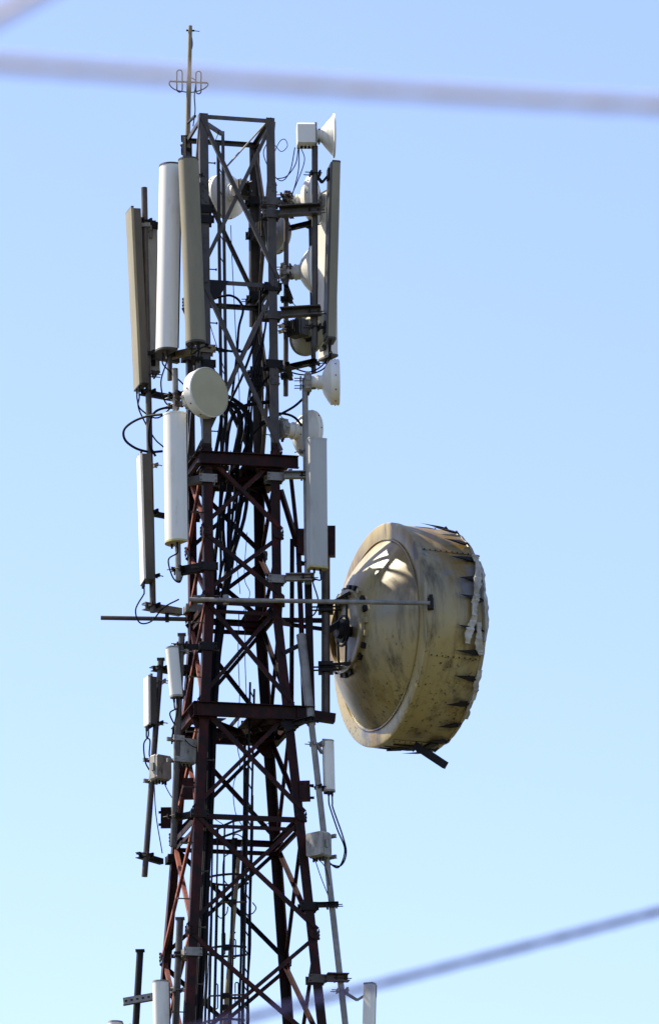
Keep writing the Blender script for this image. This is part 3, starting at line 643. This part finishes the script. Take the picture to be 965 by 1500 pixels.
# spring hooks standing along the shroud, one by one
hk = random.Random(5)
for k in range(26):
    a = -172 + 13.6 * k + hk.uniform(-1.5, 1.5); r0 = DR + 0.004; sk = hk.uniform(-4, 4) / 57
    L = hk.uniform(0.30, 0.44); p0 = dpt(a, r0 + 0.014, SL - 0.02); p1 = dpt(a + sk * 24, r0 + 0.055, SL - L)
    rd = (dpt(a, r0 + 1, 0) - dpt(a, r0, 0)).normalized(); tn = DD.cross(rd); ax = (p1 - p0).normalized()
    m = MB().prism([(-0.036, -0.008), (0.036, -0.008), (0.036, 0.016), (-0.036, 0.016)], p0, p0 + ax * 0.10, tn, rd)
    vs = [p0 + ax * .10 + tn * u + rd * v for u, v in ((-.030, -.008), (.030, -.008), (.030, .016), (-.030, .016))] + [p1]
    m.add(vs, [(0, 1, 4), (1, 2, 4), (2, 3, 4), (3, 0, 4)])
    m.tube([p0 + rd * 0.03, dpt(a, DR - 0.02, SL + 0.05)], 0.012, 6)
    m.build('hook', 'dark', big)
# torn strips of the cover hanging over the rim
def strip(pts, wd, seed):
    r_ = random.Random(seed); m = MB(); fine = []
    for p, q in zip(pts, pts[1:]):
        for k in range(5): fine.append(tuple(a + (b - a) * k / 5 + (r_.uniform(-.12, .12), r_.uniform(-.010, .016), r_.uniform(-.007, .007))[c] for c, (a, b) in enumerate(zip(p, q))))
    pts = fine + [pts[-1]]; n = len(pts)
    for i, (a, r, h) in enumerate(pts):
        p = dpt(a, r, h); ww = wd * (0.85 + 0.25 * math.sin(i * 0.35 + seed)) * r_.uniform(0.88, 1.1)
        m.v += [p - DD * ww / 2 + NEAR * r_.uniform(0, .02), p + DD * ww / 2 + NEAR * r_.uniform(0, .03), p + DD * ww / 2 - NEAR * 0.008, p - DD * ww / 2 - NEAR * 0.008]
    for i in range(n - 1):
        b = 4 * i
        for j in range(4): m.f.append((b + j, b + (j + 1) % 4, b + 4 + (j + 1) % 4, b + 4 + j))
    m.f += [(0, 3, 2, 1), (4 * n - 4, 4 * n - 3, 4 * n - 2, 4 * n - 1)]
    m.build('torn_strip', 'cloth', big)
strip([(34, 1.52, .84), (31, 1.53, .80), (27, 1.54, .80), (22, 1.54, .79), (16, 1.55, .74), (10, 1.54, .71), (5, 1.55, .70)], 0.095, 1)
strip([(7, 1.54, .70), (2, 1.54, .66), (-3, 1.55, .66), (-8, 1.53, .62), (-13, 1.55, .58), (-17, 1.54, .585)], 0.10, 2)
strip([(-6, 1.54, .72), (-11, 1.54, .74), (-16, 1.56, .73), (-20, 1.54, .77), (-22, 1.55, .80)], 0.10, 4)
strip([(30, 1.505, .85), (20, 1.52, .86), (12, 1.505, .85), (4, 1.515, .84), (-6, 1.505, .85), (-15, 1.515, .83)], 0.05, 8)
strip([(-30, 1.50, .84), (-37, 1.53, .81), (-42, 1.515, .85), (-50, 1.52, .82), (-58, 1.51, .85)], 0.07, 6)
# loose junk under the rim
b0 = dpt(-84, DR + 0.01, 0.62)
MB().beam(P(608, 1092, YC - 0.1), P(652, 1121, YC - 0.35), 0.07, 0.10).build('dangling_plank', 'dark', big)
for k in range(6):
    q = random.Random(k); a = dpt(-90 - 3 * k, DR + 0.01, 0.55 - 0.03 * k); 
    MB().beam(a, a - DD * q.uniform(0.15, 0.42) + UP * q.uniform(-0.03, 0.02), 0.04, 0.03).build('loose_bar', 'dark', big)
MB().beam(dpt(-96, DR + .02, 0.62), dpt(-80, DR + .02, 0.66), 0.1, 0.05).build('loose_bar', 'dark', big)
# strut bracket at the flange
bk = dpt(0.5, DR + 0.02, 0.02)
m = MB(); m.obox(bk + NEAR * 0.05, (1, 0, 0), (0, 1, 0), UP, 0.08, 0.10, 0.14).obox(bk + V((0.03, -0.02, 0.09)), (1, 0, 0), (0, 1, 0), UP, 0.05, 0.05, 0.08); m.build('strut_bracket', 'dark', big)
# stay pipe from the tower to the flange
st = thing('stay_pipe', 'long thin pale horizontal stay pipe from the tower to the rim of the huge dish', 'pipe', P(279, 878, -0.72))
MB().tube([P(278, 878, -0.72), bk + NEAR * 0.09 + V((-0.02, 0, 0.0))], 0.030, 12).build('pipe', 'galvl', st)
MB().tube([P(331, 872, -0.72), P(331, 886, -0.72)], 0.04, 8).build('collar', 'galvl', st)
m = MB(); m.obox(P(292, 878, -0.68), (1, 0, 0), (0, 1, 0), UP, 0.16, 0.10, 0.09); m.build('clamp', 'galv', st)
m = MB(); m.obox(P(410, 881, -0.6), (1, 0, 0), (0, 1, 0), UP, 0.13, 0.20, 0.10); m.build('clamp', 'red', st)

# ------------------------------------------------------------------ support frame of the huge dish
fr = thing('dish_support_frame', 'dark red and grey steel posts and beams holding the huge dish to the tower', 'frame', P(477, 1052, 0.0))
MB().tube([P(477, 815, 0.0), P(477, 1048, 0.0)], 0.058, 18).build('support_pipe', 'galv', fr)
def fbeam(a, b, w, h, mt='red', nm='post'): MB().beam(P(*a), P(*b), w, h).build(nm, mt, fr)
fbeam((484, 772, 0.0), (484, 815, 0.0), 0.13, 0.14, 'red', 'head_block')
fbeam((441, 776, 0.05), (441, 812, 0.05), 0.09, 0.12, 'red', 'head_block')
fbeam((435, 794, 0.05), (478, 794, 0.0), 0.10, 0.12, 'red', 'cross_beam')
fbeam((425, 688, 0.10), (437, 800, 0.10), 0.055, 0.055)
fbeam((411, 718, -0.36), (436, 800, 0.05), 0.06, 0.06)
fbeam((437, 800, 0.10), (446, 1045, 0.05), 0.07, 0.07)
fbeam((428, 790, 0.30), (427, 1040, 0.30), 0.06, 0.06)
fbeam((451, 846, -0.2), (456, 1045, -0.2), 0.10, 0.08)
fbeam((436, 1045, -0.10), (490, 1053, 0.0), 0.13, 0.12, 'red', 'cross_beam')
fbeam((432, 1040, 0.20), (478, 1050, 0.0), 0.10, 0.10, 'red', 'cross_beam')
fbeam((385, 908, 0.45), (474, 909, 0.0), 0.05, 0.06, 'red', 'cross_beam')
fbeam((410, 913, 0.30), (476, 922, 0.0), 0.05, 0.05, 'red', 'cross_beam')
fbeam((413, 958, -0.42), (449, 940, -0.22), 0.06, 0.06, 'dark', 'clamp_arm')
MB().tube([P(441, 930, -0.30), P(456, 1062, -0.45)], [0.064, 0.058], 18).build('grey_pipe', 'galvl', fr)
fbeam((418, 1070, -0.5), (460, 1050, -0.45), 0.06, 0.06, 'dark', 'clamp_arm')
# small red plates bolted to the legs
for lab, a, b, y in (('small dark red plate on the left edge below the radio boxes', (243.5, 1183), (243.5, 1213), 0.45),
                     ('small dark red plate at the red leg under the finned radio box', (276, 1140), (276, 1171), -0.5),
                     ('small dark red bolted plate on the right leg beside the small antenna', (446, 1144), (447, 1174), -0.52),
                     ('dark bracket block on the grey far right leg', (378, 541), (379, 566), 0.55)):
    p, q = P(*a, y), P(*b, y); m = MB().beam(p, q, 0.14 if y < .5 else .2, 0.05, (0, 1, 0))
    for s in (-1, 1): m.beam(p.lerp(q, .5 + .3 * s) + V((-.10, .03, 0)), p.lerp(q, .5 + .3 * s) + V((.12, .03, 0)), 0.03, 0.03)
    for s in (-1, 1):
        for u in (0.15, 0.85): m.lathe([(0, 0.012), (0.015, 0.012), (0.0151, 0)], p.lerp(q, u) + V((s * .045, -.025, 0)), (0, -1, 0), 6)
    tag(m.build('bracket_plate', 'red' if y < .5 else 'dark'), lab, 'plate')

# ------------------------------------------------------------------ mast with dipoles on top
def dipole(name, label, base, top, y, rb, rt, loops, bars, mt, arcs=()):
    a, b = P(*base, y), P(*top, y); t = thing(name, label, 'antenna', a)
    MB().tube([a, a.lerp(b, .45), b], [rb, rb * .95, rt], 12).build('mast', mt, t)
    for p, q in bars: MB().tube([P(*p, y), P(*q, y)], 0.013, 8).build('crossbar', mt, t)
    for x, y0, y1, hw in loops:
        pts = [P(x - hw, (y0 + y1) / 2, y)]
        for k in range(9): pts.append(P(x - hw * math.cos(math.pi * k / 8), y0 + hw - hw * math.sin(math.pi * k / 8), y))
        for k in range(9): pts.append(P(x + hw * math.cos(math.pi * k / 8), y1 - hw + hw * math.sin(math.pi * k / 8), y))
        pts.append(P(x - hw, (y0 + y1) / 2 + 1, y)); MB().tube(pts, 0.0085, 8).build('dipole_loop', 'dark', t)
    for ar in arcs: MB().tube(curve([P(*q, y) for q in ar]), 0.008, 7).build('cable', 'rubber', t)
    return t
tm = dipole('whip_mast', 'thin bronze mast on the tower top with a crossbar and two looped dipoles', (274.5, 228), (279, 38), 0.40, 0.036, 0.027,
            ((263.3, 102.5, 135, 3.9), (291, 104.5, 137.5, 3.7)), (((249, 119), (304, 121.5)),), 'brass',
            ([(249, 119.5), (248.5, 124), (256, 131), (270, 134.5), (283, 135), (297, 131), (304.5, 125), (304, 121.5)], [(281, 114), (287, 120), (285, 140), (286, 163), (283, 185)], [(280, 48), (282, 65), (279, 78)]))
MB().tube([P(273, 44.5, .40), P(285, 45, .40)], 0.014, 8).build('cross_pin', 'dark', tm)
MB().tube([P(284, 45, .40), P(292.5, 46, .40)], 0.006, 8).build('cross_pin', 'dark', tm)
m = MB()
for py in (203, 222): m.obox(P(273, py, .40), (1, 0, 0), (0, 1, 0), UP, 0.14, 0.14, 0.05)
m.build('mast_clamp', 'dark', tm)
MB().beam(P(275, 180, .34), P(286, 170, -.3), .03, .03).build('brace', 'dark', tm)
im = dipole('dipole_mast', 'weathered bronze mast with looped dipoles inside the lower tower beside the ladder', (327, 1525), (350, 1252), -0.15, 0.034, 0.026,
            ((316.5, 1441, 1478, 2.6), (347, 1439, 1470, 2.4), (327.5, 1366, 1398, 2.2), (343, 1376, 1404, 2.2)), (((306, 1459), (358, 1457)), ((322, 1322), (362, 1321))), 'brass',
            ([(306, 1459), (304, 1466), (305, 1475)], [(348, 1240), (340, 1232), (345, 1222), (356, 1228), (352, 1240), (342, 1236)], [(336, 1250), (328, 1258), (327, 1285), (333, 1296)],
             [(370, 1322), (375, 1330), (370, 1338), (362, 1340)], [(318, 1340), (324, 1345), (332, 1338), (334, 1328)], [(345, 1365), (339, 1375), (336, 1385)]))
m = MB()
for px, py in ((341, 1322), (333, 1388), (330, 1459), (329, 1476)): m.obox(P(px, py, -.15), (1, 0, 0), (0, 1, 0), UP, 0.10, 0.12, 0.06)
m.build('mast_clamp', 'dark', im)
MB().beam(P(331, 1462, -.15), P(362, 1462, .05), .03, .03).build('stay', 'dark', im)
MB().tube([P(345, 1228, 0.1), P(336, 1500, 0.1)], 0.03, 8).build('cable_bundle', 'rubber', im)

# ------------------------------------------------------------------ feeder cables inside the tower
fd = random.Random(11)
LAB = 'black feeder cable running up inside the tower braces'
for k in range(15):
    u = fd.random() if k > 2 else k / 2
    top = [(394 - 16 * u, 425 + 10 * fd.random()), (388 - 12 * u + fd.uniform(-3, 3), 480), (376 - 22 * u + fd.uniform(-4, 4), 545), (368 - 40 * u + fd.uniform(-6, 6), 605)]
    mid = [(362 - 46 * u + fd.uniform(-6, 6), 690), (356 - 46 * u + fd.uniform(-7, 7), 760), (340 - 30 * u + fd.uniform(-6, 6), 840), (328 - 22 * u + fd.uniform(-3, 3), 905)]
    low = [(321 - 16 * u, 980), (316 - 12 * u, 1060), (312 - 10 * u, 1170), (306 - 8 * u, 1280), (300 - 8 * u, 1390), (292 - 8 * u, 1530)]
    if k % 3: top = [fd.choice(((298, 560 + 40 * u), (403, 520 + 90 * u)))] + top[3:]
    yy = -0.30 + 0.55 * fd.random(); rr = fd.choice((0.012, 0.018, 0.026))
    pts = [P(x, y, yy if y < 900 else -0.35 - 0.00045 * (y - 900) + 0.13 * ((k % 4) / 3)) for x, y in top + mid + low]
    tag(MB().tube(curve(pts, 5), rr, 7).build('feeder_cable', 'rubber'), LAB, 'cable', 'feeder cables inside the tower')
for k, (dx, yy) in enumerate(((-9, 0.0), (-5.5, 0.1), (4, 0.12))):
    pts = [P(369.5 - 0.021 * (py - 1000) + dx + fd.uniform(-1.5, 1.5), py, yy) for py in range(1085 + 40 * k, 1560, 55)]
    tag(MB().tube(curve(pts, 4), 0.017, 7).build('riser_cable', 'rubber'), 'black riser cable clipped close beside the caged ladder', 'cable', 'riser cables beside the ladder')
# thin loose wires
LW = 'thin loose black wire sagging among the tower braces'
LWS = ['thin wire hanging straight behind the grey cross brace near the ladder', 'thin wavy wire hanging between the two lower platforms near the ladder top', 'thin straight wire hanging beside the wavy one between the platforms', 'thin wire curving below the triangular grey gusset plate',
  'thin wire curling above the stay pipe inside the tower', 'thin wire running from the grey right leg to the white domed dish', 'thin wire from the right leg to the back of the cream bowl dish', 'thin wire sagging along the doubled red horizontals',
  'tiny wire tail at the top strut', 'thin wire coil beside the grey right leg near the horn dish', 'thin wire zigzagging among the feeder cables', 'thin wire along the red leg beside the ladder cage', 'thin wire between the red leg and the cage bars', 'thin wire in the middle of the feeder cables', 'short curved wire hanging behind the dark far leg']
for qi, pts in enumerate(([(338, 330), (341, 400), (346, 500), (350, 560), (352, 640)], [(350, 900), (349, 960), (351, 1020), (348, 1090), (352, 1120), (342, 1150), (345, 1190), (358, 1215)],
            [(360, 890), (359, 960), (361, 1030), (360, 1100), (359, 1180), (352, 1260)], [(308, 425), (306, 465), (318, 508), (330, 545)], [(355, 900), (366, 870), (358, 845), (362, 780)],
            [(396, 592), (412, 610), (432, 632), (447, 638)], [(420, 435), (435, 450), (448, 462)], [(315, 1200), (335, 1212), (350, 1213), (375, 1212), (410, 1200)],
            [(322, 190), (316, 205), (312, 212)], [(402, 212), (412, 222), (421, 214), (417, 204), (408, 210), (398, 240), (404, 280)], [(330, 700), (350, 760), (345, 800), (352, 870)],
            [(303, 1215), (300, 1300), (303, 1400), (296, 1500)], [(310, 1290), (307, 1380), (300, 1520)], [(338, 660), (330, 740), (322, 830)], [(383, 940), (392, 960), (390, 985), (386, 1000)])):
    y0 = -0.1
    tag(MB().tube(curve([P(x, y, y0) for x, y in pts]), 0.0055, 6).build('loose_wire', 'rubber'), LWS[qi], 'wire', 'loose wires on the tower')
# thicker jumper cables
JL = ['thick black jumper cable looping out left of the poles above the edge-on antenna', 'black jumper cable looping between the left pole and the cream curved antenna',
      'thick black jumper cable from the drum dish pole into the tower', 'black jumper cable sagging from the drum dish down to the right leg',
      'thick black cable arching over the first grey horizontal brace', 'black cable from beneath the beige antenna into the grey braces', 'black cable curling down under the left box at the outrigger']
JP = [[(237, 607, -.3), (215, 610, -.1), (195, 618, 0), (182, 630, 0), (184, 645, 0), (200, 657, 0), (220, 662, .1), (238, 661, .2)],
      [(262, 598, -.2), (240, 598, -.1), (225, 606, 0), (219, 625, 0), (219, 650, .0), (228, 668, .1)],
      [(446, 582, -.3), (430, 596, -.2), (405, 610, -.1), (385, 622, 0), (365, 645, 0), (345, 690, 0)],
      [(447, 630, -.1), (432, 612, -.1), (415, 606, -.1), (400, 608, 0), (380, 622, .1)],
      [(313, 438, -.2), (325, 434, -.2), (338, 433, -.2), (350, 440, -.1), (356, 455, -.1), (350, 480, 0), (347, 520, 0), (340, 580, 0)],
      [(302, 504, -.7), (320, 511, -.3), (345, 515, -.1), (362, 512, 0), (374, 495, 0)],
      [(262, 1290, -.3), (258, 1330, -.3), (262, 1390, -.4)]]
for lab, pts in list(zip(JL, JP))[:6]:
    tag(MB().tube(curve([P(*q) for q in pts]), 0.017, 8).build('jumper_cable', 'rubber'), lab, 'cable')

# ------------------------------------------------------------------ overhead cables close to the camera (out of focus)
def span(label, a, b, ya, yb, r, mt, sag):
    p, q = P(*a, ya), P(*b, yb); d = q - p; pts = []
    for k in range(241):
        u = -1.6 + 4.2 * k / 240; s = p + d * u; s.z += sag * u * (u - 1); pts.append(s)
    rv = random.Random(len(label)); rr = [r * rv.uniform(0.86, 1.16) for _ in pts]
    tag(MB().tube(pts, rr, 10).build('overhead_cable', mt), label, 'cable')
span('pale blurred overhead cable crossing the sky above the tower', (0, 93), (965, 155), -67.4, -67.0, 0.0098, 'wire', 0.012)
span('blurred grey overhead cable in the upper corner of the sky', (0, 22), (62, -12), -67.6, -67.5, 0.0105, 'wire', 0.0)
span('blurred blue grey overhead cable rising at the bottom right beyond the antennas', (965, 1335), (360, 1492), -61.0, -61.7, 0.0094, 'bwire', 0.004)
